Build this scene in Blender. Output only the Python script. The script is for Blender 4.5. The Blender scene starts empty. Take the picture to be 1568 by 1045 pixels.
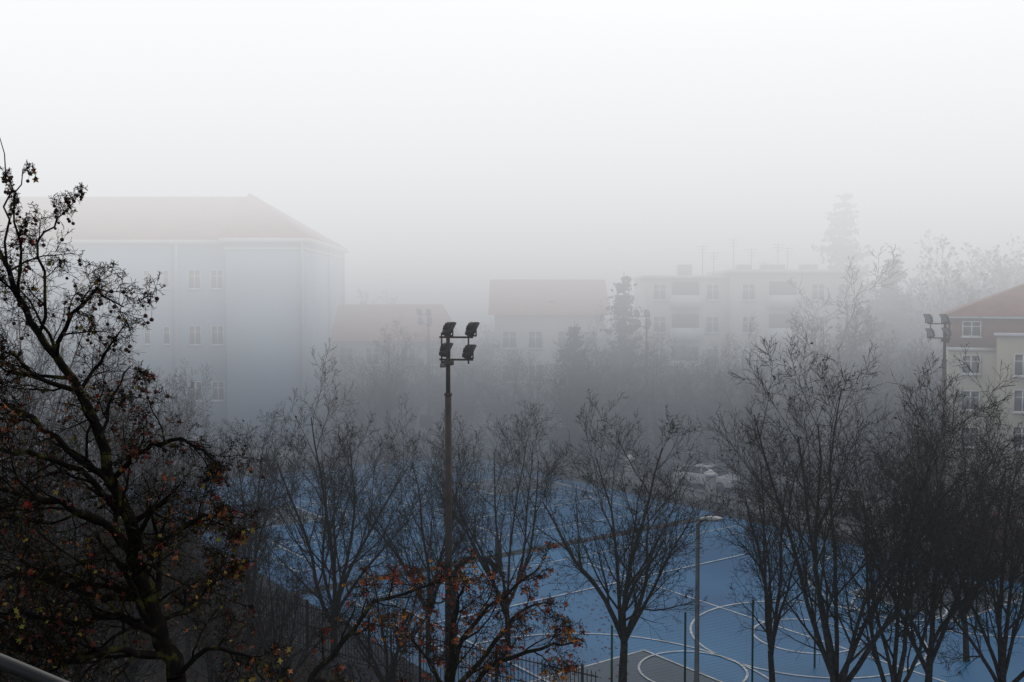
import bpy, math, random
import numpy as np
from mathutils import Vector, Matrix

scene = bpy.context.scene
COL = scene.collection
H = 12.5            # eye height above the sports ground (m)
F = 1524.0          # focal length in image pixels
def SX(b, d): return (b - 784.0) * d / F          # image pixel column -> east offset at depth d
def SZ(e, d): return H - (e - 459.0) * d / F      # image pixel row -> height at depth d
U = Vector((.81, .585, 0)).normalized()
V = Vector((-U.y, U.x, 0))
def UV(u, v, z=0.0):
    p = U * u + V * v
    return (p.x, p.y, z)

# ------------------------------------------------------------------ materials
def mat(name, c1, c2=None, scale=5.0, rough=0.85, detail=6.0, bump=0.0, metal=0.0, spec=0.3, c3=None, lo=0.35, hi=0.65):
    m = bpy.data.materials.new(name); m.use_nodes = True
    nt = m.node_tree; b = nt.nodes['Principled BSDF']
    b.inputs['Roughness'].default_value = rough
    b.inputs['Metallic'].default_value = metal
    b.inputs['Specular IOR Level'].default_value = spec
    if c2 is None: c2 = tuple(x * .75 for x in c1)
    tc = nt.nodes.new('ShaderNodeTexCoord')
    no = nt.nodes.new('ShaderNodeTexNoise'); no.inputs['Scale'].default_value = scale
    no.inputs['Detail'].default_value = detail
    nt.links.new(tc.outputs['Object'], no.inputs['Vector'])
    cr = nt.nodes.new('ShaderNodeValToRGB')
    cr.color_ramp.elements[0].position = lo; cr.color_ramp.elements[1].position = hi
    cr.color_ramp.elements[0].color = (*c1, 1); cr.color_ramp.elements[1].color = (*c2, 1)
    if c3:
        e = cr.color_ramp.elements.new((lo + hi) / 2); e.color = (*c3, 1)
    nt.links.new(no.outputs['Fac'], cr.inputs['Fac'])
    nt.links.new(cr.outputs['Color'], b.inputs['Base Color'])
    if bump > 0:
        bp = nt.nodes.new('ShaderNodeBump'); bp.inputs['Strength'].default_value = bump
        nt.links.new(no.outputs['Fac'], bp.inputs['Height']); nt.links.new(bp.outputs['Normal'], b.inputs['Normal'])
    return m

M_bark = mat('bark', (.032, .029, .028), (.07, .065, .058), 6, .95, detail=2, spec=0)
M_barkp = mat('plane_bark', (.016, .013, .012), (.095, .09, .025), 7, .95, detail=3, bump=.5, c3=(.022, .019, .016), lo=.42, hi=.7, spec=0)
M_birch = mat('pale_bark', (.3, .29, .27), (.12, .11, .1), 3, .9, detail=2)
M_leaf = mat('autumn_leaf', (.26, .03, .018), (.36, .12, .025), 2.2, .8, detail=2, c3=(.11, .03, .02), lo=.35, hi=.66)
M_leafo = mat('orange_leaf', (.42, .07, .02), (.52, .22, .03), 1.5, .8, detail=2, c3=(.20, .045, .02), lo=.35, hi=.66)
M_leafy = mat('yellow_green_leaf', (.22, .21, .03), (.28, .14, .02), 3, .8, detail=2)
M_dry = mat('dry_leaf', (.06, .04, .03), (.10, .065, .04), 2, .9, detail=2, spec=0)
M_ball = mat('seed_ball', (.05, .03, .022), (.09, .05, .035), 40, .95, detail=2)
M_needle = mat('needles', (.018, .03, .02), (.035, .05, .03), 2, .9, detail=2, spec=0)
M_ever = mat('evergreen_shrub', (.02, .03, .02), (.05, .055, .035), 2, .9, detail=2, spec=0)
M_ground = mat('ground', (.018, .018, .016), (.042, .037, .03), .35, .95, bump=.2)
M_asph = mat('asphalt', (.05, .05, .055), (.07, .07, .075), .6, .85, detail=8)
M_yard = mat('yard_surface', (.025, .035, .05), (.045, .06, .078), .4, .8, detail=8)
M_court = mat('court_blue', (.022, .135, .31), (.048, .23, .46), .16, .42, detail=8, spec=.5, lo=.3, hi=.7)
M_courtg = mat('court_grey', (.07, .11, .15), (.10, .14, .19), .3, .5, detail=8, spec=.5)
M_line = mat('white_paint', (.8, .82, .83), (.5, .53, .56), 2, .6, detail=3)
M_pave = mat('pavement', (.2, .2, .2), (.27, .265, .26), 1.5, .9)
M_conc = mat('concrete', (.3, .3, .29), (.42, .41, .39), 2, .9, bump=.1)
M_school = mat('school_render', (.45, .55, .65), (.40, .49, .59), .3, .9)
M_trim = mat('white_trim', (.75, .76, .76), (.65, .66, .66), 2, .7, detail=2)
M_roof = mat('roof_tiles', (.38, .16, .12), (.28, .11, .085), .9, .85, detail=8)
M_roofm = mat('roof_tiles_muted', (.26, .13, .10), (.19, .09, .075), .9, .85, detail=8)
M_roof2 = mat('roof_tiles_orange', (.44, .19, .13), (.34, .14, .10), .9, .85, detail=8)
M_cream = mat('cream_render', (.58, .53, .42), (.50, .46, .38), .5, .9)
M_white = mat('white_render', (.62, .60, .56), (.52, .5, .46), .5, .9)
M_brick = mat('red_brick', (.27, .12, .09), (.21, .09, .075), 2, .9)
M_glass = mat('window_glass', (.03, .035, .04), (.06, .065, .07), 1, .15, detail=1, spec=.6)
M_dark = mat('dark_parts_recess_shade', (.05, .05, .05), (.08, .08, .08), 2, .9, detail=1)
M_rust = mat('weathered_steel', (.085, .055, .04), (.045, .038, .034), 4, .7, metal=.2)
M_steel = mat('dark_metal', (.03, .03, .032), (.05, .05, .05), 5, .5, detail=2, metal=.3)
M_galv = mat('galvanised_steel', (.15, .15, .145), (.2, .2, .19), 5, .6, detail=2, metal=.3)
M_green = mat('green_paint', (.02, .07, .05), (.03, .09, .06), 5, .5, detail=2)
M_lens = mat('lamp_lens', (.4, .42, .45), (.3, .32, .35), 5, .2, detail=1)
M_carw = mat('white_car_paint', (.75, .76, .78), (.7, .71, .73), 1, .3, detail=1, spec=.6)
M_cars = mat('silver_car_paint', (.4, .42, .44), (.36, .38, .4), 1, .3, detail=1, metal=.3, spec=.6)
M_carr = mat('dark_red_car_paint', (.2, .02, .03), (.17, .02, .025), 1, .3, detail=1, spec=.6)
M_tyre = mat('tyre', (.02, .02, .02), (.03, .03, .03), 5, .9, detail=1)
M_hedge = mat('red_hedge', (.16, .03, .03), (.09, .03, .02), 3, .9, detail=2)

# ------------------------------------------------------------------ mesh builder
class MB:
    def __init__(s): s.v = []; s.f = []; s.m = []; s.n = 0
    def add(s, verts, faces, mi=0):
        verts = np.asarray(verts, dtype=np.float64).reshape(-1, 3)
        faces = np.asarray(faces, dtype=np.int64)
        s.v.append(verts); s.f.append(faces + s.n); s.m.append(np.full(len(faces), mi)); s.n += len(verts)
    def box(s, x0, x1, y0, y1, z0, z1, mi=0):
        v = [(x, y, z) for z in (z0, z1) for y in (y0, y1) for x in (x0, x1)]
        f = [(0, 2, 3, 1), (4, 5, 7, 6), (0, 1, 5, 4), (2, 6, 7, 3), (0, 4, 6, 2), (1, 3, 7, 5)]
        s.add(v, f, mi)
    def obox(s, c, ax, ay, az, mi=0):
        c = np.array(c); ax = np.array(ax); ay = np.array(ay); az = np.array(az)
        v = [c + i * ax + j * ay + k * az for k in (-1, 1) for j in (-1, 1) for i in (-1, 1)]
        f = [(0, 2, 3, 1), (4, 5, 7, 6), (0, 1, 5, 4), (2, 6, 7, 3), (0, 4, 6, 2), (1, 3, 7, 5)]
        s.add(v, f, mi)
    def tubes(s, P, R, k, mi=0):        # P (B,n,3)  R (B,n)
        B, n, _ = P.shape
        T = np.empty_like(P); T[:, 1:-1] = P[:, 2:] - P[:, :-2]; T[:, 0] = P[:, 1] - P[:, 0]; T[:, -1] = P[:, -1] - P[:, -2]
        T /= np.linalg.norm(T, axis=2, keepdims=True) + 1e-9
        ref = np.where(np.abs((P[:, -1] - P[:, 0])[:, 2:3]) > .8 * np.linalg.norm(P[:, -1] - P[:, 0], axis=1, keepdims=True), np.array([[1., 0, 0]]), np.array([[0, 0, 1.]]))[:, None, :]
        N = np.cross(T, ref); N /= np.linalg.norm(N, axis=2, keepdims=True) + 1e-9
        Bi = np.cross(T, N)
        a = np.arange(k) * 2 * np.pi / k
        ring = P[:, :, None, :] + R[:, :, None, None] * (np.cos(a)[None, None, :, None] * N[:, :, None, :] + np.sin(a)[None, None, :, None] * Bi[:, :, None, :])
        idx = np.arange(B * n * k).reshape(B, n, k)
        q = np.stack([idx[:, :-1, :], np.roll(idx, -1, 2)[:, :-1, :], np.roll(idx, -1, 2)[:, 1:, :], idx[:, 1:, :]], -1).reshape(-1, 4)
        s.add(ring.reshape(-1, 3), q, mi)
    def tube(s, pts, r, k=8, mi=0):
        P = np.array([pts], dtype=float); R = np.array([r if hasattr(r, '__len__') else [r] * len(pts)], dtype=float)
        s.tubes(P, R, k, mi)
        b = s.n - len(pts) * k
        s.f.append(np.array([list(range(b, b + k))[::-1], list(range(s.n - k, s.n))])); s.m.append(np.full(2, mi))
    def stamp(s, tv, tf, pos, mats, sc, mi):
        tv = np.asarray(tv); tf = np.asarray(tf); n = len(pos)
        if n == 0: return
        v = np.einsum('bij,vj->bvi', mats, tv) * np.asarray(sc)[:, None, None] + np.asarray(pos)[:, None, :]
        f = tf[None] + (np.arange(n) * len(tv))[:, None, None]
        s.add(v.reshape(-1, 3), f.reshape(-1, tf.shape[1]), mi)
    def obj(s, name, mats, smooth=False, parent=None, loc=None):
        me = bpy.data.meshes.new(name)
        V_ = np.concatenate(s.v).astype(np.float32)
        me.vertices.add(len(V_)); me.vertices.foreach_set('co', V_.ravel())
        tot = np.concatenate([np.full(len(f), f.shape[1]) for f in s.f if len(f)])
        loops = np.concatenate([f.ravel() for f in s.f if len(f)])
        mi = np.concatenate([m for m, f in zip(s.m, s.f) if len(f)])
        st = np.concatenate([[0], np.cumsum(tot)[:-1]])
        me.loops.add(len(loops)); me.loops.foreach_set('vertex_index', loops.astype(np.int32))
        me.polygons.add(len(tot)); me.polygons.foreach_set('loop_start', st.astype(np.int32)); me.polygons.foreach_set('loop_total', tot.astype(np.int32))
        me.polygons.foreach_set('material_index', mi.astype(np.int32))
        if smooth: me.polygons.foreach_set('use_smooth', np.ones(len(tot), dtype=bool))
        me.update(calc_edges=True); me.validate()
        for m in mats: me.materials.append(m)
        o = bpy.data.objects.new(name, me); COL.objects.link(o)
        if parent: o.parent = parent
        if loc: o.location = loc
        return o

def empty(name, loc=(0, 0, 0), rz=0):
    e = bpy.data.objects.new(name, None); COL.objects.link(e); e.location = loc; e.rotation_euler = (0, 0, rz); return e

def rand_rots(rs, n):
    q = rs.normal(size=(n, 4)); q /= np.linalg.norm(q, axis=1, keepdims=True)
    w, x, y, z = q.T
    return np.stack([np.stack([1-2*(y*y+z*z), 2*(x*y-z*w), 2*(x*z+y*w)], -1), np.stack([2*(x*y+z*w), 1-2*(x*x+z*z), 2*(y*z-x*w)], -1), np.stack([2*(x*z-y*w), 2*(y*z+x*w), 1-2*(x*x+y*y)], -1)], 1)

LV = []
for i in range(10):
    a = i * math.pi / 5; r = (1.0 if i % 2 == 0 else .48) * (.55 if i == 5 else 1)
    LV.append((r * math.cos(a) * .5, r * math.sin(a) * .5, .35 * abs(math.sin(a)) * r * .5))
LF = [tuple(range(10))]
SV = [(-.5, 0, 0), (0, -.3, .08), (.5, 0, 0), (0, .3, .08)]; SF = [(0, 1, 2, 3)]
BV = []
for i in range(1, 4):
    for j in range(7):
        th = math.pi * i / 4; ph = 2 * math.pi * j / 7
        BV.append((.5 * math.sin(th) * math.cos(ph), .5 * math.sin(th) * math.sin(ph), .5 * math.cos(th)))
BFq = [(i*7+j, (i+1)*7+j, (i+1)*7+(j+1) % 7, i*7+(j+1) % 7) for i in range(2) for j in range(7)]
BV += [(0, 0, .5), (0, 0, -.5)]
BFt = [(21, j, (j+1) % 7) for j in range(7)] + [(22, 14+(j+1) % 7, 14+j) for j in range(7)]

# ------------------------------------------------------------------ tree growth
class Grower:
    def __init__(s, seed): s.r = random.Random(seed); s.rs = np.random.RandomState(seed); s.b = {}; s.pts = []
    def rv(s): r = s.r; return Vector((r.gauss(0, 1), r.gauss(0, 1), r.gauss(0, 1)))
    def store(s, pts, rad, lvl):
        s.b.setdefault((len(pts), 8 if lvl <= 1 else (5 if lvl == 2 else 3)), []).append((pts, rad))
    def kids(s, pts, rad, L, lvl, P):
        if lvl >= P['max']: return
        r = s.r; n = P['n'][lvl]; n = max(1, int(n * r.uniform(.75, 1.25) + .5)); m = len(pts) - 1
        az = r.uniform(0, 6.28)
        for i in range(n):
            t = P['t0'][lvl] + (1 - P['t0'][lvl]) * (i + r.uniform(.1, .9)) / n
            x = t * m; k = min(int(x), m - 1); fr = x - k
            p = pts[k].lerp(pts[k+1], fr); d = (pts[k+1] - pts[k]).normalized()
            rr = rad[k] * (1 - fr) + rad[k+1] * fr
            az += 2.4 + r.uniform(-.5, .5)
            side = d.orthogonal().normalized(); side.rotate(Matrix.Rotation(az, 3, d))
            ang = math.radians(r.uniform(*P['ang'][lvl]))
            nd = d * math.cos(ang) + side * math.sin(ang)
            s.grow(p, nd, L * P['len'][lvl] * r.uniform(.65, 1.25) * (1.15 - .55 * t), max(rr * P['rk'], P['rmin']), lvl + 1, P)
    def grow(s, p, d, L, r0, lvl, P):
        n = P['seg'][lvl]; pts = [p.copy()]; rad = [r0]
        d = d.normalized()
        for i in range(n):
            d = (d + s.rv() * P['wob'] + Vector((0, 0, P['trop'][lvl]))).normalized()
            p = p + d * (L / n); pts.append(p.copy()); rad.append(max(r0 * (1 - .78 * (i + 1) / n), P['rmin'] * .7))
        s.store(pts, rad, lvl)
        if lvl >= P['max'] - 1: s.pts.append((pts[-1], pts[len(pts)//2]))
        s.kids(pts, rad, L, lvl, P)
    def emit(s, mb, mi=0):
        for (n, k), lst in s.b.items():
            Pn = np.array([[tuple(q) for q in b[0]] for b in lst]); Rn = np.array([b[1] for b in lst])
            mb.tubes(Pn, Rn, k, mi)

PB = dict(max=5, n=[0, 8, 7, 5, 4, 0], t0=[0, .12, .12, .12, .15, 0], ang=[(0, 0), (22, 50), (22, 52), (25, 52), (22, 55), (0, 0)],
          len=[0, .48, .52, .55, .6, 0], rk=.55, rmin=.0072, seg=[6, 7, 5, 4, 3, 2], wob=.10, trop=[0, .06, .09, .08, .05, 0])

def bare_tree_mesh(seed, Ht, limbs=6, spread=(14, 42), trunk=.2, r0=.16, leaves=160, P=PB, mb=None, off=(0, 0, 0), build=True, barkmat=M_bark, ls=(.07, .15)):
    g = Grower(seed); r = g.r
    own = mb is None
    if own: mb = MB()
    p = Vector(off) + Vector((0, 0, -.1)); pts = [p.copy()]; rad = [r0 * 1.3]
    d = Vector((r.gauss(0, .04), r.gauss(0, .04), 1)).normalized()
    th = Ht * trunk
    for i in range(6):
        d = (d + g.rv() * .03 + Vector((0, 0, .05))).normalized(); p = p + d * th / 6; pts.append(p.copy()); rad.append(r0 * (1.05 - .04 * i))
    g.store(pts, rad, 0)
    az = r.uniform(0, 6)
    for i in range(limbs):
        az += 2.4 + r.uniform(-.4, .4); a = math.radians(r.uniform(*spread)) if i else math.radians(r.uniform(2, 10))
        st = pts[-1] if i < 3 else pts[-1 - r.randint(0, 2)]
        L = (Ht - st.z + Vector(off).z) * r.uniform(.75, .97) if i else (Ht - st.z + Vector(off).z)
        g.grow(st, Vector((math.sin(a)*math.cos(az), math.sin(a)*math.sin(az), math.cos(a))), L, r0 * r.uniform(.5, .7), 1, P)
    g.emit(mb, 0)
    if leaves:
        sel = [g.pts[r.randrange(len(g.pts))] for _ in range(leaves)]
        pos = np.array([tuple(q[0]) for q in sel])
        mb.stamp(SV, SF, pos, rand_rots(g.rs, leaves), g.rs.uniform(ls[0], ls[1], leaves), 1)
    if own and build:
        return mb.obj('bare_tree', [barkmat, M_dry], smooth=True)
    return mb

protos = []
specs = [(11, 10.2, 6, (16, 46)), (23, 9.4, 5, (16, 42)), (37, 10.0, 7, (18, 48)), (41, 9.0, 6, (14, 42)), (59, 11.0, 7, (16, 44))]
for sd, ht, lb, sp in specs:
    o = bare_tree_mesh(sd, ht, lb, sp, leaves=260)
    zz = np.empty(len(o.data.vertices) * 3, dtype=np.float32); o.data.vertices.foreach_get('co', zz)
    protos.append((o.data, float(np.percentile(zz[2::3], 99)))); bpy.data.objects.remove(o)
def place_bare(k, x, y, ht, rz, wide=1.0):
    me, h0 = protos[k]; s = ht / h0
    o = bpy.data.objects.new('bare_tree', me); COL.objects.link(o)
    o.location = (x, y, 0); o.scale = (s * wide, s * wide, s); o.rotation_euler = (0, 0, rz)
    return o
def pb(b, d, top, k, rz, wide=1.0): place_bare(k, SX(b, d), d, SZ(top, d), rz, wide)
pb(375, 36, 635, 1, .3, .85)
pb(508, 34.5, 575, 2, 1.1, .9)
pb(655, 35, 665, 3, 2.0, .8)
pb(778, 35, 630, 4, .2, .85)
pb(955, 31.5, 635, 3, 4.0, .95)
pb(1290, 27, 535, 4, 2.2, .9)
pb(1430, 30, 615, 0, 3.1, .9)
pb(1555, 28, 645, 2, 5.0, .9)
pb(1375, 27, 660, 1, 1.0, .85)
pb(1490, 34, 620, 4, .5, .85)
pb(1190, 31, 660, 1, 2.7, .8)
pb(70, 33, 560, 2, .9, 1.0)
pb(190, 29, 660, 0, 4.4, 1.1)
pb(110, 24, 700, 3, 2.4, 1.1)
pb(20, 22, 640, 1, 1.4, 1.1)
pb(280, 34, 700, 3, 5.4, .9)
pb(330, 27, 790, 1, 3.4, 1.1)
pb(425, 29, 800, 2, 0.4, .9)
pb(590, 29, 820, 3, 1.9, .9)
pb(175, 50, 510, 2, 1.9, .9)
pb(255, 53, 570, 3, 2.9, .8)
pb(20, 44, 420, 0, 3.9, .9)
pb(1155, 64, 508, 2, .6, .9)
pb(590, 72, 500, 0, 2.6, 1.1)
pb(690, 78, 520, 4, 3.6, 1.0)
pb(800, 74, 530, 1, 4.6, 1.2)
pb(900, 70, 490, 2, 5.6, 1.0)
pb(1010, 72, 510, 3, .1, 1.2)
pb(1085, 70, 520, 0, 1.6, 1.1)
pb(1340, 64, 500, 1, 2.1, 1.2)
pb(1420, 58, 540, 3, 3.3, 1.0)
pb(1240, 66, 530, 4, 3.9, 1.0)
q_ = random.Random(77)
for i in range(20):
    b = 545 + i * 45 + q_.uniform(-15, 15); u_ = q_.uniform(57.5, 64)
    t_ = (b - 784) / F; d_ = u_ / (U.x * t_ + U.y)
    pb(b, min(max(d_, 52), 80), q_.uniform(520, 590), i % 5, q_.uniform(0, 6), q_.uniform(1.0, 1.4))

PW = dict(PB); PW.update(n=[0, 6, 5, 4, 3, 0], wob=.15, rmin=.02)
mbp = bare_tree_mesh(77, SZ(440, 62), 5, (12, 34), trunk=.35, r0=.24, leaves=0, P=PW, mb=MB())
mbp.obj('birch_tree', [M_birch, M_dry], smooth=True, loc=(SX(1262, 62), 62, 0))

# ------------------------------------------------------------------ conifers
def conifer(name, x, y, ht, w, seed, droop=.25, dn=1.0, ls=(.22, .5), dz=.02):
    rs = np.random.RandomState(seed); r = random.Random(seed); mb = MB()
    mb.tube([(0, 0, -.1), (0, 0, ht * .5), (0, 0, ht)], [.25, .14, .02], 7, 0)
    P = []; R = []; z = ht * .06; lp = []
    while z < ht * .985:
        t = z / ht; L = w * .5 * (1 - t) ** .75 * r.uniform(.7, 1.2) + .15
        for j in range(r.randint(5, 7)):
            a = r.uniform(0, 6.28); l = L * r.uniform(.6, 1.15)
            pts = []
            for k in range(5):
                q = k / 4; rr = l * q; pts.append((rr * math.cos(a), rr * math.sin(a), z - droop * l * math.sin(q * 2.2) + .18 * l * q * q))
            P.append(pts); R.append([.03, .025, .02, .012, .006])
            n = int((8 + l * 14) * dn)
            for _ in range(n):
                q = r.random() ** .7; k = min(int(q * 4), 3); f = q * 4 - k
                c = [pts[k][i] * (1 - f) + pts[k+1][i] * f for i in range(3)]; sp = .2 + .14 * (1 - q) * l
                lp.append((c[0] + r.gauss(0, sp * .8), c[1] + r.gauss(0, sp * .8), c[2] - abs(r.gauss(0, .2))))
        z += ht * dz * r.uniform(.8, 1.3)
    mb.tubes(np.array(P), np.array(R), 3, 0)
    lp = np.array(lp); mb.stamp(SV, SF, lp, rand_rots(rs, len(lp)), rs.uniform(ls[0], ls[1], len(lp)), 1)
    return mb.obj(name, [M_bark, M_needle], loc=(x, y, 0))
conifer('spruce_tree', SX(1290, 88), 88, SZ(293, 88), 14, 3, .25, .8, (.3, .6), .026)
conifer('spruce_tree', SX(1366, 77), 77, SZ(385, 77), 9.5, 4, .25, .8, (.3, .6), .025)
conifer('spruce_tree', SX(955, 75), 75, SZ(415, 75), 6.0, 5, .25, .8, (.22, .45), .026)
conifer('spruce_tree', SX(880, 73), 73, SZ(490, 73), 5.4, 6, .25, .8, (.22, .45), .028)

PD = dict(PB); PD.update(max=4, n=[0, 6, 6, 5, 0, 0], rmin=.025)
mb = MB(); rr = random.Random(5)
for i in range(18):
    b = 1400 + i * 18; d = rr.uniform(72, 86)
    bare_tree_mesh(200 + i, SZ(rr.uniform(385, 420), d) - 1.6, 6, (15, 50), r0=.25, leaves=4500, P=PD, mb=mb, off=(SX(b, d), d, 0), ls=(.2, .42))
for i in range(14):
    b = 560 + i * 52; d = rr.uniform(92, 104)
    bare_tree_mesh(300 + i, rr.uniform(9, 11), 6, (15, 45), r0=.2, leaves=900, P=PD, mb=mb, off=(SX(b, d), d, 0), ls=(.2, .4))
mb.obj('distant_trees', [M_bark, M_dry], smooth=True)

def shrub_mass(name, spots, m, seed, dens=260, size=(.12, .3)):
    rs = np.random.RandomState(seed); mb = MB(); pos = []
    for (x, y, rx, ry, h) in spots:
        n = int(dens * rx * ry * max(h, 1) * .5) + 60
        q = rs.normal(size=(n, 3)); q /= np.linalg.norm(q, axis=1, keepdims=True); q *= rs.uniform(.55, 1.08, (n, 1))
        p = np.stack([x + q[:, 0] * rx, y + q[:, 1] * ry, h * .5 + q[:, 2] * h * .55], 1); pos.append(p[p[:, 2] > .02])
        P = np.array([[(x, y, 0), (x + rs.normal() * rx * .3, y + rs.normal() * ry * .3, h * .5), (x + rs.normal() * rx * .5, y + rs.normal() * ry * .5, h * .95)] for _ in range(8)])
        mb.tubes(P, np.tile([.05, .03, .01], (8, 1)), 4, 0)
    pos = np.concatenate(pos); mb.stamp(SV, SF, pos, rand_rots(rs, len(pos)), rs.uniform(size[0], size[1], len(pos)), 1)
    return mb.obj(name, [M_bark, m])
sp = []
for i in range(40):
    v = 4 + i * 1.9; x, y, _ = UV(57 + rr.uniform(-.4, 3.5), v); sp.append((x, y, rr.uniform(1, 1.9), rr.uniform(1, 1.9), rr.uniform(2.0, 6.0)))
shrub_mass('shrubs', sp, M_ever, 9, 110, (.2, .5))
sp = [(SX(1490 + i * 14, 46), 46 + rr.uniform(-.4, .4), .8, .7, 1.9 + rr.uniform(-.3, .3)) for i in range(7)]
shrub_mass('red_hedge', sp, M_hedge, 10, 250)
# low undergrowth inside the near-left fence
sp = [(-16 + i * 1.25 + rr.uniform(-.5, .5), 38.6 - i * .88 + rr.uniform(-1.2, .2), rr.uniform(.6, 1.2), rr.uniform(.6, 1.1), rr.uniform(.7, 1.7)) for i in range(13)]
shrub_mass('undergrowth', sp, M_dry, 12, 220, (.06, .16))
rs_ = np.random.RandomState(4); n_ = 6000
lx = rs_.uniform(-24, 4, n_); ly = 30 + rs_.uniform(-8, 16, n_) + rs_.normal(0, 1, n_); lz = np.full(n_, .03)
mb = MB(); R_ = rand_rots(rs_, n_) * np.array([1, 1, .25])[None, :, None]
mb.stamp(LV, LF, np.stack([lx, ly, lz], 1), R_, rs_.uniform(.08, .17, n_), 0); mb.obj('fallen_leaves', [M_leaf])

# ------------------------------------------------------------------ foreground plane trees
PP = dict(max=5, n=[0, 0, 7, 6, 4, 0], t0=[0, .1, .12, .12, .1, 0], ang=[(0, 0), (25, 60), (25, 65), (30, 75), (30, 75), (0, 0)],
          len=[0, .5, .5, .55, .6, 0], rk=.5, rmin=.0028, seg=[6, 7, 7, 6, 4, 3], wob=.17, trop=[0, 0, .03, .0, -.02, -.05])
def plane_tree(name, limbs, seed, P, nleaf, nball, lm, leafs=(.05, .11), ztop=99, nyel=0):
    g = Grower(seed); mb = MB(); r = g.r
    for pts, r0, r1, L, kids in limbs:
        V_ = [Vector(p) for p in pts]
        Q = [V_[0]]
        for a, b in zip(V_[:-1], V_[1:]):
            for k in range(1, 4):
                q = a.lerp(b, k / 3); 
                if k < 3: q += g.rv() * (b - a).length * .045
                Q.append(q)
        rad = [r0 + (r1 - r0) * i / (len(Q) - 1) for i in range(len(Q))]
        g.store(Q, rad, 1)
        if kids:
            Pl = dict(P); Pl['n'] = list(P['n']); Pl['n'][1] = kids
            Pl['len'] = list(P['len']); Pl['len'][1] = L
            g.kids(Q, rad, 1.0, 1, Pl)
    g.emit(mb, 0)
    def put(nl, mi, top_):
        sel = [g.pts[r.randrange(len(g.pts))] for _ in range(nl)]
        sel = [q for q in sel if q[0].z < top_ or r.random() < .2]
        pos = np.array([tuple(q[r.randint(0, 1)]) for q in sel]); n = len(pos)
        pos[:, 2] -= .03
        mb.stamp(LV, LF, pos, rand_rots(g.rs, n), g.rs.uniform(leafs[0], leafs[1], n), mi)
    put(nleaf, 1, ztop)
    if nyel: put(nyel, 3, ztop - 1.5)
    sel = [g.pts[r.randrange(len(g.pts))] for _ in range(nball)]
    top = np.array([tuple(q[0]) for q in sel]); pos = top + np.stack([g.rs.normal(0, .01, nball), g.rs.normal(0, .01, nball), -g.rs.uniform(.05, .11, nball)], 1)
    mb.tubes(np.stack([top, pos], 1), np.full((nball, 2), .0018), 3, 0)
    sc = g.rs.uniform(.028, .042, nball); rt = rand_rots(g.rs, nball)
    mb.stamp(BV, BFq, pos, rt, sc, 2); mb.stamp(BV, BFt, pos, rt, sc, 2)
    return mb.obj(name, [M_barkp, lm, M_ball, M_leafy], smooth=False)
def C(lst, d0, dd=0):
    out = []; n = len(lst) - 1
    for i, (b, e) in enumerate(lst):
        d = d0 + dd * i / n; out.append((SX(b, d), d, SZ(e, d)))
    return out
tr = C([(262, 1045), (235, 960), (207, 885), (195, 800), (165, 740), (150, 670), (120, 600), (85, 545), (45, 490), (20, 430), (-5, 370), (-30, 330)], 9, .4)
trunk = [(-3.0, 9.3, -.1), (-2.95, 9.2, 3), (-3.05, 9.1, 6), (-3.0, 9, 8)] + tr[:1]
limbs = [(trunk, .2, .09, .001, 0),
         (tr[:5], .09, .055, 1.0, 8), (tr[4:], .055, .014, .8, 10),
         (C([(172, 745), (195, 700), (230, 680), (275, 672), (310, 690), (335, 720)], 9.05, -.9), .028, .007, .5, 9),
         (C([(150, 670), (175, 600), (200, 560)], 9.1, .8), .018, .005, .35, 4),
         (C([(85, 545), (110, 480), (150, 440), (190, 470)], 9.2, -.5), .024, .006, .5, 8),
         (C([(45, 490), (20, 440), (10, 370), (24, 290), (5, 210)], 9.3, .8), .02, .004, .3, 5),
         (C([(60, 510), (70, 440), (60, 370), (90, 335), (120, 305)], 9.2, .6), .018, .004, .35, 6),
         (C([(30, 470), (35, 380), (25, 320), (40, 260)], 9.3, -.6), .016, .004, .25, 5),
         (C([(200, 850), (150, 800), (90, 770), (30, 760), (-40, 740)], 9, -1), .04, .012, .9, 10),
         (C([(160, 730), (100, 690), (50, 640), (0, 620), (-50, 600)], 9.1, .9), .035, .01, .8, 10),
         (C([(180, 790), (120, 720), (60, 700), (0, 690), (-50, 660)], 9.1, -.9), .03, .01, .8, 9),
         (C([(220, 920), (160, 900), (90, 905), (20, 880), (-40, 890)], 9, .9), .04, .012, .9, 11),
         (C([(235, 960), (290, 930), (330, 880), (345, 850)], 9, .8), .028, .007, .5, 9),
         (C([(205, 880), (260, 820), (310, 790), (350, 800)], 9, -.8), .028, .007, .5, 9),
         (C([(250, 1010), (180, 1000), (100, 1020), (20, 1000), (-40, 1040)], 9, -1), .04, .012, .9, 12),
         (C([(240, 980), (180, 950), (100, 960), (20, 940), (-40, 960)], 9, -.5), .04, .012, .9, 11),
         (C([(120, 600), (60, 580), (20, 540), (-40, 560)], 9.2, -.7), .026, .008, .6, 9),
         (C([(260, 1040), (310, 1000), (370, 1010), (400, 1050)], 9, -.6), .028, .007, .5, 8)]
plane_tree('plane_tree', limbs, 101, PP, 1500, 800, M_leaf, leafs=(.035, .08), ztop=H - .3, nyel=700)

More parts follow.
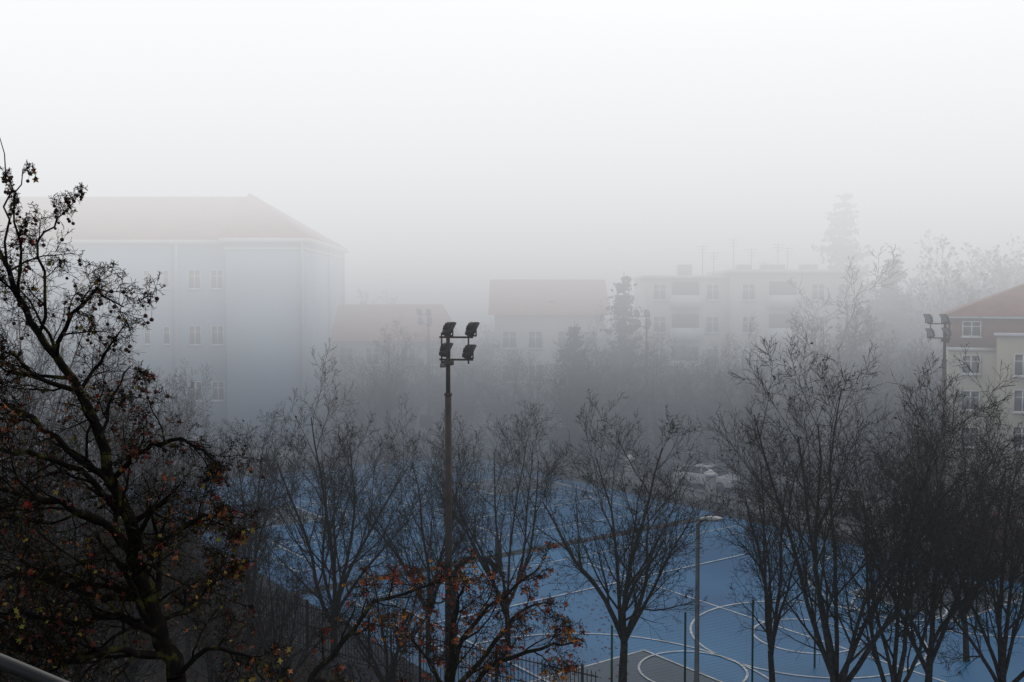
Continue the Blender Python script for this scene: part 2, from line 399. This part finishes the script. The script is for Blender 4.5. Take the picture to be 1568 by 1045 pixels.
d = 19
t0 = (SX(690, d), d, 0)
l2 = [([(t0[0], d, -.1), (t0[0] + .1, d, 2.5), (t0[0], d, 4.9)], .2, .15, .01, 0),
      (C([(690, 1070), (700, 1000), (735, 950), (790, 900), (830, 870)], d, .5), .07, .015, 1.1, 9),
      (C([(690, 1070), (690, 980), (700, 920), (720, 890)], d, -1), .06, .015, 1.0, 8),
      (C([(690, 1075), (760, 1020), (830, 1000), (880, 990)], d, -1.5), .06, .015, 1.1, 9),
      (C([(470, 1050), (520, 990), (570, 925), (640, 905), (700, 885)], d - 2, .5), .055, .015, .8, 9),
      (C([(690, 1070), (600, 1075), (470, 1050)], d - .0, -2), .1, .07, .6, 4),
      (C([(690, 1070), (640, 1000), (600, 960)], d, 1.5), .05, .015, .8, 7),
      (C([(690, 1070), (760, 985), (800, 940), (850, 930)], d, 1.5), .06, .015, 1.0, 8)]
P2 = dict(PP); P2.update(rmin=.005)
plane_tree('plane_tree', l2, 202, P2, 1000, 200, M_leafo, leafs=(.08, .15), nyel=0)

# ------------------------------------------------------------------ ground, street, court
mb = MB(); mb.add([(-600, -600, 0), (600, -600, 0), (600, 600, 0), (-600, 600, 0)], [(0, 1, 2, 3)]); mb.obj('ground', [M_ground])
def uvrect(mb, u0, u1, v0, v1, z, mi=0):
    mb.add([UV(u0, v0, z), UV(u1, v0, z), UV(u1, v1, z), UV(u0, v1, z)], [(0, 1, 2, 3)], mi)
mb = MB(); uvrect(mb, 47.5, 54.5, -60, 160, .006); mb.obj('street', [M_asph])
mb = MB()
def uvbox(mb, u0, u1, v0, v1, z0, z1, mi=0):
    c = UV((u0+u1)/2, (v0+v1)/2, (z0+z1)/2); mb.obox(c, np.array(U) * (u1-u0)/2, np.array(V) * (v1-v0)/2, (0, 0, (z1-z0)/2), mi)
uvbox(mb, 45.2, 47.3, -60, 160, -.05, .12); uvbox(mb, 54.7, 56.2, -60, 160, -.05, .12)
mb.obj('pavement', [M_pave])
mb = MB(); uvbox(mb, 47.3, 47.5, -60, 160, -.05, .13); uvbox(mb, 54.5, 54.7, -60, 160, -.05, .13); mb.obj('kerb', [M_conc])
mb = MB(); uvrect(mb, 14.5, 44.4, 2, 70, .004); mb.obj('yard', [M_yard])
mb = MB()
uvrect(mb, 17, 43.5, 6, 39, .010); uvrect(mb, 17, 43.5, 39.8, 67.5, .010)
CT = mb.obj('sports_court', [M_court])
mb = MB(); w = .085; z = .018; zg = .014
def line(p, q, z=z, w=w):
    p = Vector(p); q = Vector(q); t = (q - p).normalized(); n = Vector((-t.y, t.x)) * w / 2
    P4 = [p + n, q + n, q - n, p - n]; mb.add([UV(a.x, a.y, z) for a in P4][::-1], [(0, 1, 2, 3)], 0)
def arc(c, r, a0, a1, n=40, z=z, w=w):
    A = [a0 + (a1 - a0) * i / n for i in range(n + 1)]
    v = []
    for a in A: v += [UV(c[0] + (r - w/2) * math.cos(a), c[1] + (r - w/2) * math.sin(a), z), UV(c[0] + (r + w/2) * math.cos(a), c[1] + (r + w/2) * math.sin(a), z)]
    mb.add(v, [(2*i, 2*i+1, 2*i+3, 2*i+2) for i in range(n)], 0)
g2 = MB()
for (v0, v1) in ((9.5, 37), (42.5, 66)):
    u0, u1 = 18.5, 42; vc = (v0 + v1) / 2; uc = (u0 + u1) / 2
    line((u0, v0), (u1, v0)); line((u0, v1), (u1, v1)); line((u0, v0), (u0, v1), z + .004); line((u1, v0), (u1, v1), z + .004); line((uc, v0), (uc, v1), z + .008)
    line((u0 + 1.2, v0 + 1), (u0 + 1.2, v1 - 1), z + .028); line((u1 - 1.5, v0 + 1), (u1 - 1.5, v1 - 1), z + .028); line((u0 + .5, v0 + 4.5), (u1 - .5, v0 + 4.5), z + .032); line((u0 + .5, v1 - 4.5), (u1 - .5, v1 - 4.5), z + .032)
    arc((uc, vc), 1.9, 0, 2 * math.pi, z=z + .012); 
    arc((uc, vc), 4.2, 0, 2 * math.pi, 64, z=z + .016)
    for s_, e_ in ((1, u0), (-1, u1)):
        arc((e_ + s_ * 1.2, vc), 6.4, -math.pi/2 if s_ > 0 else math.pi/2, math.pi/2 if s_ > 0 else 3*math.pi/2, 48, z=z + .016)
        line((e_, vc - 2.4), (e_ + s_ * 5.8, vc - 2.4), z + .004); line((e_, vc + 2.4), (e_ + s_ * 5.8, vc + 2.4), z + .004); line((e_ + s_ * 5.8, vc - 2.4), (e_ + s_ * 5.8, vc + 2.4), z + .02)
        arc((e_ + s_ * 5.8, vc), 1.8, 0, 2 * math.pi, z=z + .024)
        a, b = (e_, e_ + s_ * 5.8) if s_ > 0 else (e_ + s_ * 5.8, e_)
        uvrect(g2, a, b, vc - 2.4, vc + 2.4, zg)
mb.obj('court_markings', [M_line]); g2.obj('court_key_areas', [M_courtg])

mb = MB(); uvbox(mb, 44.6, 44.9, -6, 56, -.05, .75, 0); uvbox(mb, 44.55, 44.95, -6, 56, .75, .85, 1)
mb.obj('boundary_wall', [M_conc, M_pave])
def gate_post(u, v):
    mb = MB(); c = UV(u, v, 0); mb.box(c[0]-.28, c[0]+.28, c[1]-.28, c[1]+.28, -.05, 1.9, 0); mb.box(c[0]-.36, c[0]+.36, c[1]-.36, c[1]+.36, 1.9, 2.05, 1)
    t = np.array([(c[0]-.3, c[1]-.3, 2.05), (c[0]+.3, c[1]-.3, 2.05), (c[0]+.3, c[1]+.3, 2.05), (c[0]-.3, c[1]+.3, 2.05), (c[0], c[1], 2.3)])
    mb.add(t, [(0, 1, 4), (1, 2, 4), (2, 3, 4), (3, 0, 4)], 1); mb.obj('gate_post', [M_conc, M_trim])
gate_post(44.7, 41.4); gate_post(44.7, 48.6)

def picket_fence(name, a, b, h, step, m, rail=.03, pr=.012, post=3.0, pp=.04):
    a = Vector(a); b = Vector(b); L = (b - a).length; t = (b - a) / L; mb = MB()
    n = int(L / step); P = []
    for i in range(n + 1):
        p = a + t * i * step; P.append([(p.x, p.y, .08), (p.x, p.y, h)])
    if n: mb.tubes(np.array(P), np.full((len(P), 2), pr), 4, 0)
    for zz in (.2, h * .52, h - .15): mb.obox(((a.x+b.x)/2, (a.y+b.y)/2, zz), tuple(Vector((t.x, t.y, 0)) * L / 2), tuple(Vector((-t.y, t.x, 0)) * .014), (0, 0, rail / 2), 0)
    for i in range(int(L / post) + 1):
        p = a + t * i * post; mb.box(p.x - pp, p.x + pp, p.y - pp, p.y + pp, -.05, h + .12, 0); 
    return mb.obj(name, [m])
picket_fence('metal_fence', (-22, 45.5), (-3.2, 32.2), 1.7, .14, M_steel)
picket_fence('metal_fence', (-3.0, 32.0), (2.5, 28.5), 1.7, .14, M_steel)
def posts_fence(name, a, b, h, m):
    a = Vector(a); b = Vector(b); L = (b - a).length; t = (b - a) / L; mb = MB(); n = int(L / 2.6)
    for i in range(n + 1):
        p = a + t * (L * i / n); mb.tube([(p.x, p.y, -.05), (p.x, p.y, h)], .035, 8, 0); mb.tube([(p.x, p.y, h), (p.x, p.y, h + .04)], [.045, .01], 8, 0)
    W = [[(a.x, a.y, .1 + .1 * k), (b.x, b.y, .1 + .1 * k)] for k in range(int((h - .1) / .1))]
    mb.tubes(np.array(W), np.full((len(W), 2), .0025), 3, 0); return mb.obj(name, [m])
posts_fence('court_fence', (3.0, 29.5), (20, 38.5), 2.7, M_green)

# ------------------------------------------------------------------ floodlight masts
def mast(x, y, ang, hc=11.2):
    root = empty('floodlight_mast', (x, y, 0), ang)
    m1 = MB(); m1.tube([(0, 0, -.1), (0, 0, 4), (0, 0, hc - 1.75)], [.135, .12, .105], 12, 0)
    m1.tube([(0, 0, hc - 1.78), (0, 0, hc - 1.7)], .13, 12, 0)
    m1.tube([(0, 0, hc - 1.72), (0, 0, hc - .6), (0, 0, hc + .2)], [.075, .07, .06], 10, 0)
    m1.tube([(0, 0, 1.0), (0, 0, 1.05)], .17, 12, 0)
    m1.obj('pole', [M_rust], smooth=False, parent=root)
    m2 = MB()
    for zz in (-.62, .1): m2.box(-.28, .82, -.035, .035, hc + zz - .03, hc + zz + .03)
    for xx in (-.2, .68): m2.box(xx - .025, xx + .025, -.061, -.036, hc - .75, hc + .25)
    m2.box(-.16, .16, -.16, .16, hc - .8, hc - .66)
    m2.obj('bracket_frame', [M_rust], parent=root)
    m3 = MB()
    for lx, lz in ((.0, .4), (.76, .4), (-.1, -.27), (.66, -.32)):
        c = Vector((lx, .05, hc + lz)); til = math.radians(40)
        f = Vector((.55, math.cos(til), -math.sin(til))).normalized(); s_ = f.cross(Vector((0, 0, 1))).normalized(); up = s_.cross(f)
        W, Hh, D = .18, .23, .07
        v = []
        for k, sc in ((-1, .7), (0, 1), (1, 1.04)):
            for a, b in ((-1, -1), (1, -1), (1, 1), (-1, 1)): v.append(tuple(c + f * D * k + s_ * W * a * sc + up * Hh * b * sc))
        m3.add(v, [(0, 1, 2, 3)] + [(k*4+i, k*4+4+i, k*4+4+(i+1) % 4, k*4+(i+1) % 4) for k in (0, 1) for i in range(4)], 0)
        m3.add([tuple(c + f * (D * 1.0 - .006) + s_ * W * a * .97 + up * Hh * b * .97) for a, b in ((-1, -1), (1, -1), (1, 1), (-1, 1))], [(3, 2, 1, 0)], 1)
        for sg in (-1, 1): m3.obox(tuple(c + s_ * sg * (W + .03) - Vector((0, 0, .09))), tuple(s_ * .008), tuple(f * .03), (0, 0, .15), 0)
        m3.obox(tuple(c - Vector((0, 0, .25))), tuple(s_ * (W + .03)), tuple(f * .03), (0, 0, .01), 0)
        for q in range(-3, 4): m3.obox(tuple(c - f * D * 1.2 + s_ * q * .035), tuple(s_ * .004), tuple(f * .03), tuple(up * .12), 0)
    m3.obj('floodlights', [M_steel, M_lens], parent=root)
    m4 = MB(); m4.box(-.2, -.06, -.3, -.1, hc - .86, hc - .74); m4.tube([(-.1, -.12, hc - .8), (0, 0, hc - .9)], .02, 6, 0); m4.obj('junction_box', [M_galv], parent=root)
mast(SX(686, 32), 32, -.15); mast(SX(1447, 50), 50, 2.6); mast(SX(990, 72), 72, 3.3); mast(SX(656, 80), 80, 3.5)

def street_lamp(x, y, h, ang):
    root = empty('street_lamp', (x, y, 0), ang)
    a = MB(); a.tube([(0, 0, -.1), (0, 0, 1.2), (0, 0, 1.25), (0, 0, h - .1), (.12, 0, h), (.2, 0, h + .02)], [.1, .1, .075, .055, .05, .05], 12, 0); a.obj('pole', [M_galv], smooth=False, parent=root)
    b = MB(); v = []
    prof = [(.02, .03, .03), (.12, .1, .06), (.4, .17, .085), (.62, .15, .07), (.74, .06, .03)]
    for t, w_, hh in prof:
        for k in range(10):
            q = k * 2 * math.pi / 10; v.append((t, w_ * math.cos(q), h + .03 + (hh if math.sin(q) > 0 else hh * .35) * math.sin(q)))
    b.add(v, [(i*10+k, i*10+(k+1) % 10, (i+1)*10+(k+1) % 10, (i+1)*10+k) for i in range(4) for k in range(10)], 0)
    b.add([v[k] for k in range(10)], [tuple(range(10))[::-1]], 0); b.add([v[40+k] for k in range(10)], [tuple(range(10))], 0)
    b.obj('lamp_head', [M_trim], smooth=True, parent=root)
    c = MB(); c.box(.2, .6, -.1, .1, h - .035, h + .0); c.obj('lamp_glass', [M_lens], parent=root)
street_lamp(SX(1071, 29), 29, SZ(799, 29), .1)

def basketball(x, y, ang):
    root = empty('basketball_hoop', (x, y, 0), ang)
    a = MB(); pts = [(0, 0, -.1), (0, 0, 1.5), (0, 0, 2.5)]
    for i in range(1, 10):
        q = math.pi * i / 10; pts.append((.8 - .8 * math.cos(q), 0, 2.5 + .85 * math.sin(q)))
    a.tube(pts, [.1] * 12, 10, 0); a.obj('gooseneck_post', [M_steel], smooth=True, parent=root)
    b = MB(); b.box(1.57, 1.62, -.9, .9, 2.85, 3.9); b.obj('backboard', [M_dark], parent=root)
    b = MB(); b.box(1.55, 1.565, -.86, .86, 2.9, 2.95); b.obj('backboard_rail', [M_galv], parent=root)
    c = MB(); c.tube([(1.9 + .23 * math.cos(i * math.pi / 10), .23 * math.sin(i * math.pi / 10), 3.05) for i in range(21)], .012, 6, 0)
    c.obj('rim', [M_brick], parent=root)
    n = MB(); P = []
    for i in range(12):
        q = i * math.pi / 6; P += [[(1.9 + .23 * math.cos(q), .23 * math.sin(q), 3.05), (1.9 + .13 * math.cos(q + s_), .13 * math.sin(q + s_), 2.65)] for s_ in (.4, -.4)]
    n.tubes(np.array(P), np.full((len(P), 2), .004), 3, 0); n.obj('net', [M_trim], parent=root)
ua = math.atan2(U.y, U.x)
basketball(SX(694, 35), 35, ua * .2); basketball(SX(680, 75), 75, math.pi + ua)

# ------------------------------------------------------------------ cars
def car(name, x, y, ang, paint, L=4.3, W=1.76, Ht=1.46):
    root = empty(name, (x, y, 0), ang)
    body = [(-L/2, .32), (-L/2 - .02, .62), (-L/2 + .06, .9), (-L/2 + .35, .98), (-.35 * L + .2, 1.0), (.22 * L, .98), (.40 * L, .88), (L/2 - .05, .72), (L/2, .5), (L/2 - .03, .3)]
    cab = [(-L/2 + .22, .97), (-L/2 + .62, 1.36), (-.12 * L, Ht), (.04 * L, Ht - .02), (.13 * L, 1.34), (.27 * L, .96)]
    def prism(prof, wf, mi, mb):
        n = len(prof); v = []
        for sgn in (-1, 1):
            for px, pz in prof: v.append((px, sgn * wf(pz) / 2, pz))
        mb.add(v, [(i, (i+1) % n, n + (i+1) % n, n + i) for i in range(n)], mi)
        b = mb.n - 2 * n; mb.f.append(np.array([list(range(b, b + n))[::-1], list(range(b + n, b + 2 * n))])); mb.m.append(np.full(2, mi))
    m = MB(); prism(body, lambda q: W - .12 * abs(q - .6), 0, m); o = m.obj('body', [paint], parent=root)
    bv = o.modifiers.new('b', 'BEVEL'); bv.width = .05; bv.segments = 3
    m = MB(); prism(cab, lambda q: W - .16 - .75 * (q - .96), 0, m); o = m.obj('cabin_glass', [M_glass], parent=root)
    m = MB(); m.obox((-.07 * L, 0, Ht + .005), (.19 * L, 0, 0), (0, W * .34, 0), (0, 0, .02))
    for sg in (-1, 1):
        for xa, za, xb, zb in ((-L/2 + .24, .98, -L/2 + .64, 1.38), (.04 * L, Ht, .27 * L, .98), (-.02 * L, .98, -.03 * L, Ht), (-L/2 + .62, 1.39, .04 * L, Ht + .01)):
            wa = (W - .14 - .75 * (za - .96)) / 2 * sg; wb = (W - .14 - .75 * (zb - .96)) / 2 * sg
            m.tube([(xa, wa, za), (xb, wb, zb)], .035, 6)
        m.box(.2 * L, .2 * L + .14, sg * (W/2 + .03) - .09, sg * (W/2 + .03) + .09, .98, 1.1)
    m.obj('roof_and_pillars', [paint], parent=root)
    m = MB()
    for wx in (-.31 * L, .31 * L):
        for sg in (-1, 1):
            m.tube([(wx, sg * (W/2 - .2), .32), (wx, sg * (W/2 + .01), .32)], .32, 18, 0); m.tube([(wx, sg * (W/2 + .0), .32), (wx, sg * (W/2 + .02), .32)], .2, 14, 1)
    m.obj('wheels', [M_tyre, M_galv], parent=root)
    m = MB()
    for sg in (-1, 1): m.box(L/2 - .16, L/2 - .01, sg * .6 - .18, sg * .6 + .18, .6, .75)
    m.box(L/2 - .1, L/2 + .02, -.3, .3, .42, .52); m.obj('headlamps', [M_lens], parent=root)
va = math.atan2(V.y, V.x)
def carb(name, b, d, ang, paint, **k): car(name, SX(b, d), d, ang, paint, **k)
carb('parked_car', 1086, 66.0, va + math.pi + .25, M_carw)
carb('parked_car', 1058, 71.0, va + math.pi, M_cars, Ht=1.6)
carb('parked_car', 1310, 58, va + math.pi, M_cars)
carb('parked_car', 1530, 51, va, M_carr)

# ------------------------------------------------------------------ buildings
def window(mb, cx, yf, cz, w, h, glass=1, frame=2, mull=1, sill=True, dep=.05):
    t = .06
    mb.box(cx - w/2, cx + w/2, yf - .012, yf + .02, cz - h/2, cz + h/2, glass)
    mb.box(cx - w/2 - t, cx - w/2, yf - dep, yf + .01, cz - h/2 - t, cz + h/2 + t, frame)
    mb.box(cx + w/2, cx + w/2 + t, yf - dep, yf + .01, cz - h/2 - t, cz + h/2 + t, frame)
    mb.box(cx - w/2, cx + w/2, yf - dep, yf + .01, cz + h/2, cz + h/2 + t, frame)
    mb.box(cx - w/2, cx + w/2, yf - dep, yf + .01, cz - h/2 - t, cz - h/2, frame)
    for i in range(mull):
        x = cx - w/2 + w * (i + 1) / (mull + 1); mb.box(x - .035, x + .035, yf - dep + .008, yf + .008, cz - h/2, cz + h/2, frame)
    mb.box(cx - w/2, cx + w/2, yf - dep + .016, yf + .006, cz + h * .18 - .025, cz + h * .18 + .025, frame)
    if sill: mb.box(cx - w/2 - .12, cx + w/2 + .12, yf - dep - .1, yf + .005, cz - h/2 - t - .07, cz - h/2 - t - .002, frame)
def hip_roof(mb, x0, x1, y0, y1, ze, zr, hipL, hipR, mi=0, ov=.5):
    x0 -= ov; x1 += ov; y0 -= ov; y1 += ov; ym = (y0 + y1) / 2
    v = [(x0, y0, ze), (x1, y0, ze), (x1, y1, ze), (x0, y1, ze), (x0 + hipL, ym, zr), (x1 - hipR, ym, zr)]
    mb.add(v, [(0, 1, 5, 4), (2, 3, 4, 5)], mi); mb.add(v, [(1, 2, 5), (3, 0, 4)], mi); mb.add(v, [(3, 2, 1, 0)], mi)

R = empty('school_building')
ds = 75; DD = 17; xr = SX(468, ds); xw = SX(347, ds); ze = SZ(371, ds)
m = MB(); m.box(xw, xr, ds, ds + DD, -.1, ze); m.box(-75, xw, ds + 1.2, ds + DD - 1, -.1, ze - .05); m.box(-75, SX(264, ds + 1), ds + .9, ds + 1.2, -.1, ze - .1)
m.obj('walls', [M_school], parent=R)
m = MB(); m.box(xw - .35, xr + .45, ds - .45, ds + DD + .4, ze, ze + .3); m.box(-75, xw - .35, ds + .4, ds + DD - .7, ze - .05, ze + .22); 
m.box(xw - .1, xr + .1, ds - .1, ds, ze - .55, ze - .4); m.box(xr, xr + .1, ds, ds + DD, ze - .55, ze - .4)
m.obj('cornice', [M_trim], parent=R)
m = MB(); hip_roof(m, xw, xr, ds, ds + DD, ze + .3, 21.4, .02, 6.8, 0, .45); hip_roof(m, -75, xw - .1, ds + 1, ds + DD - 1, ze + .24, 21.1, 6, .02, 0, .4)
m.obj('roof', [M_roof], parent=R)
m = MB()
for b, dd in ((464, .12), (266, -.75)):
    x = SX(b, ds); m.tube([(x, ds - dd, 0), (x, ds - dd, ze - .1), (x, ds - dd - .25, ze + .1)], .11, 8)
for yy in (ds + 9.5, ds + DD - .5): m.tube([(xr + .12, yy, 0), (xr + .12, yy, ze - .1), (xr + .3, yy, ze + .1)], .11, 8)
m.obj('downpipes', [M_trim], parent=R)
m = MB()
for e in (427, 514, 601, 688):
    z_ = SZ(e, ds)
    for b in (291, 326, 160, 125, 60, 25, -30, -65): window(m, SX(b, ds), ds + (1.2 if b > 264 else .9), z_, .85, 1.35)
    for b in (219, 249): window(m, SX(b, ds), ds + .9, z_, .4, 1.25, mull=0)
m.obj('windows', [M_school, M_glass, M_trim], parent=R)
m = MB(); m.box(xw - .04, xr + .06, ds - .06, ds - .002, -.05, 1.2); m.obj('plinth', [M_conc], parent=R)

R = empty('tiled_house'); d = 85; x0, x1 = SX(500, d), SX(690, d); ze = SZ(522, d)
m = MB(); m.box(x0, x1, d, d + 9, -.1, ze); m.obj('walls', [M_cream], parent=R)
m = MB(); hip_roof(m, x0, x1, d, d + 9, ze, SZ(466, d + 4), .01, 1.5, 0); m.obj('roof', [M_roof2], parent=R)
m = MB()
for e in (545, 600):
    for b in (530, 570, 625, 665): window(m, SX(b, d), d, SZ(e, d), 1.1, 1.4)
m.obj('windows', [M_cream, M_glass, M_trim], parent=R)
R = empty('gabled_house'); d = 84; x0, x1 = SX(757, d), SX(925, d); ze = SZ(482, d)
m = MB(); m.box(x0, x1, d, d + 9, -.1, ze)
m.obj('walls', [M_white], parent=R)
m = MB(); hip_roof(m, x0, x1, d, d + 9, ze, SZ(428, d + 4.5), .01, .01, 0); m.obj('roof', [M_roof2], parent=R)
m = MB()
for e in (520, 572, 620):
    for b in (780, 820, 865, 905): window(m, SX(b, d), d, SZ(e, d), 1.1, 1.35)
m.obj('windows', [M_white, M_glass, M_trim], parent=R)
m = MB(); zr = SZ(462, d + 2); xk = SX(845, d + 2); m.box(xk - .3, xk + .3, d + 1.2, d + 2.6, zr - .35, zr + .1); m.obj('dormer', [M_dark], parent=R)

R = empty('apartment_building'); d = 80; xa, xb_, xc = SX(992, d), SX(1120, d), SX(1318, d); zt = SZ(424, d)
m = MB(); m.box(xa, xb_, d + .8, d + 9, -.1, zt - .1); m.box(xb_, xc, d, d + 9, -.1, zt + .3); m.obj('walls', [M_white, M_dark], parent=R)
m = MB(); m.box(xa - .25, xb_, d + .5, d + 9.2, zt - .1, zt + .15); m.box(xb_ - .25, xc + .3, d - .3, d + 9.3, zt + .3, zt + .6); m.obj('roof_slab', [M_trim], parent=R)
m = MB(); w2 = MB()
for k in range(5):
    z_ = SZ(447 + 50 * k, d)
    for b in (1012, 1094): window(w2, SX(b, d), d + .8, z_, .95, 1.2)
    for b in (1146, 1252, 1292): window(w2, SX(b, d), d, z_, .95, 1.2)
    for b, yy in ((1052, d + .8), (1198, d)):
        x = SX(b, d); hw = 1.25
        m.box(x - hw, x + hw, yy - 1.1, yy - .01, z_ - 1.25, z_ - 1.12, 0); m.box(x - hw, x + hw, yy - 1.16, yy - 1.1, z_ - 1.25, z_ - .25, 2)
        m.box(x - hw - .05, x - hw, yy - 1.1, yy - .01, z_ - 1.25, z_ - .25, 2); m.box(x + hw, x + hw + .05, yy - 1.1, yy - .01, z_ - 1.25, z_ - .25, 2)
        m.box(x - hw + .15, x + hw - .15, yy - .02, yy + .03, z_ - 1.1, z_ + .85, 1)  # flat dark panel on the wall, recess shade put into its colour
m.obj('balconies', [M_conc, M_dark, M_trim], parent=R); w2.obj('windows', [M_white, M_glass, M_trim], parent=R)
m = MB()
for b, t in ((1075, 375), (1092, 385), (1122, 365), (1150, 380), (1190, 372), (1205, 378), (1168, 400), (1040, 405)):
    x = SX(b, d + 4); zt2 = SZ(t, d + 4); m.tube([(x, d + 4, zt), (x, d + 4, zt2)], .035, 5)
    for k in range(3): m.tube([(x - .5 + .1 * k, d + 4, zt2 - .15 - .25 * k), (x + .5 - .1 * k, d + 4, zt2 - .15 - .25 * k)], .02, 4)
m.obj('antennas', [M_galv], parent=R)
m = MB(); 
for b, w_ in ((1140, .5), (1185, .9), (1240, .6), (1050, .5)): x = SX(b, d + 3); m.box(x - w_, x + w_, d + 3, d + 4.4, zt, zt + 1.1)
m.obj('roof_vents', [M_conc], parent=R)

# brick and render house, turned about 22 degrees
d = 56; R = empty('brick_house', (SX(1452, d), d, 0), math.radians(-22)); ze = SZ(487, d); zm = SZ(533, d); zp = SZ(513, d - 1); xp = 2.44
m = MB(); m.box(0, 24, 0, 10, zm, ze, 1); m.box(.03, 24, .03, 9.97, -.1, zm, 0); m.box(xp, 25, -1.2, -.003, -.1, zp, 0)
m.box(xp + 1.6, 25, -.9, -.003, zp, ze - .003, 1)
m.obj('walls', [M_cream, M_brick], parent=R)
m = MB(); m.box(-.06, xp, -.08, 0, zm - .12, zm + .06); m.box(xp - .15, 25.1, -1.35, -.09, zp, zp + .14); m.box(-.2, 24, -.25, 10.2, ze, ze + .14); m.obj('cornices', [M_trim], parent=R)
m = MB(); hip_roof(m, 0, 24, 0, 10, ze + .14, SZ(395, d), 8.0, 5, 0, .3); m.obj('roof', [M_roofm], parent=R)
m = MB()
for e, h_ in ((503, .75), (557, .95), (612, 1.0), (668, 1.0)): window(m, 1.2, -.003, SZ(e, d), .85, h_)
for e in (556, 610, 665): window(m, 3.7, -1.2, SZ(e, d - 1), .8, 1.1); window(m, 5.6, -1.2, SZ(e, d - 1), .8, 1.1)
for e in (503, 557, 612): window(m, 6.4, -.903 if e == 503 else -1.2, SZ(e, d - 1), .7, .6) if e == 503 else None
m.obj('windows', [M_cream, M_glass, M_trim], parent=R)

m = MB(); m.tube([(-1.6, 1.6, 12.22), (-.82, 1.6, 11.905), (.2, 1.6, 11.47)], .012, 10, 0)
m.obj('balcony_handrail', [M_steel], smooth=True)

# ------------------------------------------------------------------ fog: thicker towards the far side; emission graded by height stands in for scattered daylight
def fog():
    m = bpy.data.materials.new('glowing_fog'); m.use_nodes = True; nt = m.node_tree; nt.nodes.clear()
    N = nt.nodes.new; Lk = nt.links.new
    o = N('ShaderNodeOutputMaterial'); ab = N('ShaderNodeVolumeAbsorption'); em = N('ShaderNodeEmission'); ad = N('ShaderNodeAddShader')
    geo = N('ShaderNodeNewGeometry'); sep = N('ShaderNodeSeparateXYZ'); Lk(geo.outputs['Position'], sep.inputs[0])
    def mr(src, a, b, c, d_):
        n = N('ShaderNodeMapRange'); n.inputs[1].default_value = a; n.inputs[2].default_value = b; n.inputs[3].default_value = c; n.inputs[4].default_value = d_; n.interpolation_type = 'SMOOTHSTEP'; Lk(src, n.inputs[0]); return n.outputs[0]
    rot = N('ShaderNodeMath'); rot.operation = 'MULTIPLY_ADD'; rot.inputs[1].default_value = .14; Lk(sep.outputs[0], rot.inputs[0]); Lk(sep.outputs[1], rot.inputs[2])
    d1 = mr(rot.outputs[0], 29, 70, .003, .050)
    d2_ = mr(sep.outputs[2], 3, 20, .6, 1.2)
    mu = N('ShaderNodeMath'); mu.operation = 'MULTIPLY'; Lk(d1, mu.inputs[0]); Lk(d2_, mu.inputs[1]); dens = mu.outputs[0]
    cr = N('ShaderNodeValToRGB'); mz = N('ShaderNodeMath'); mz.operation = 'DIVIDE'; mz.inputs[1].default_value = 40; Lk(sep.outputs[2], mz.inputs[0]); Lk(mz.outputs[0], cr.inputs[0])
    stops = [(0, (.092, .108, .138)), (4, (.142, .158, .188)), (8, (.256, .273, .303)), (12, (.50, .513, .537)), (15, (.672, .682, .697)), (19, (.812, .82, .83)), (25, (.93, .94, .952)), (34, (1.02, 1.035, 1.05))]  # the fog's own glow by height, painted in for scattered sky light
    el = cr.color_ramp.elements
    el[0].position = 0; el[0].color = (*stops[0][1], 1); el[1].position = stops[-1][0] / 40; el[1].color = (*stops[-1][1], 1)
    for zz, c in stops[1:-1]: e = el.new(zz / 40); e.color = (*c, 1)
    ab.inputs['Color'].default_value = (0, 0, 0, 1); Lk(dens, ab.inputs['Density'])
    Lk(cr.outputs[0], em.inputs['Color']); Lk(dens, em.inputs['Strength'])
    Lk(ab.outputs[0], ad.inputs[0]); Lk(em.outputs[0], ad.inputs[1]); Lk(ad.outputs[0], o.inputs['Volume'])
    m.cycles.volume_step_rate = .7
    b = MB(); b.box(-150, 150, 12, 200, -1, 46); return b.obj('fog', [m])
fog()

# ------------------------------------------------------------------ light
w = bpy.data.worlds.new('World'); scene.world = w; w.use_nodes = True; nt = w.node_tree
bg = nt.nodes['Background']; sky = nt.nodes.new('ShaderNodeTexSky'); sky.sky_type = 'NISHITA'; sky.sun_disc = False
sky.sun_elevation = math.radians(38); sky.sun_rotation = math.radians(20); sky.dust_density = 4; sky.air_density = 1
hs = nt.nodes.new('ShaderNodeHueSaturation'); hs.inputs['Saturation'].default_value = .4
nt.links.new(sky.outputs[0], hs.inputs['Color']); nt.links.new(hs.outputs[0], bg.inputs['Color']); bg.inputs['Strength'].default_value = .15
sl = bpy.data.lights.new('sun', 'SUN'); sl.energy = .5; sl.angle = math.radians(40); sl.color = (1, .97, .93)
so = bpy.data.objects.new('sun', sl); COL.objects.link(so)
dirv = Vector((math.sin(math.radians(20)) * math.cos(math.radians(38)), math.cos(math.radians(20)) * math.cos(math.radians(38)), math.sin(math.radians(38))))
so.rotation_euler = dirv.to_track_quat('Z', 'Y').to_euler()

scene.view_settings.view_transform = 'Standard'; scene.view_settings.look = 'None'; scene.view_settings.exposure = 0

cam = bpy.data.cameras.new('camera'); co = bpy.data.objects.new('camera', cam); COL.objects.link(co)
cam.lens = 35; cam.sensor_width = 36; cam.clip_end = 2000; cam.clip_start = .05
co.location = (0, 0, H); co.rotation_euler = (math.radians(90) - math.atan(63 / F), 0, 0)
scene.camera = co
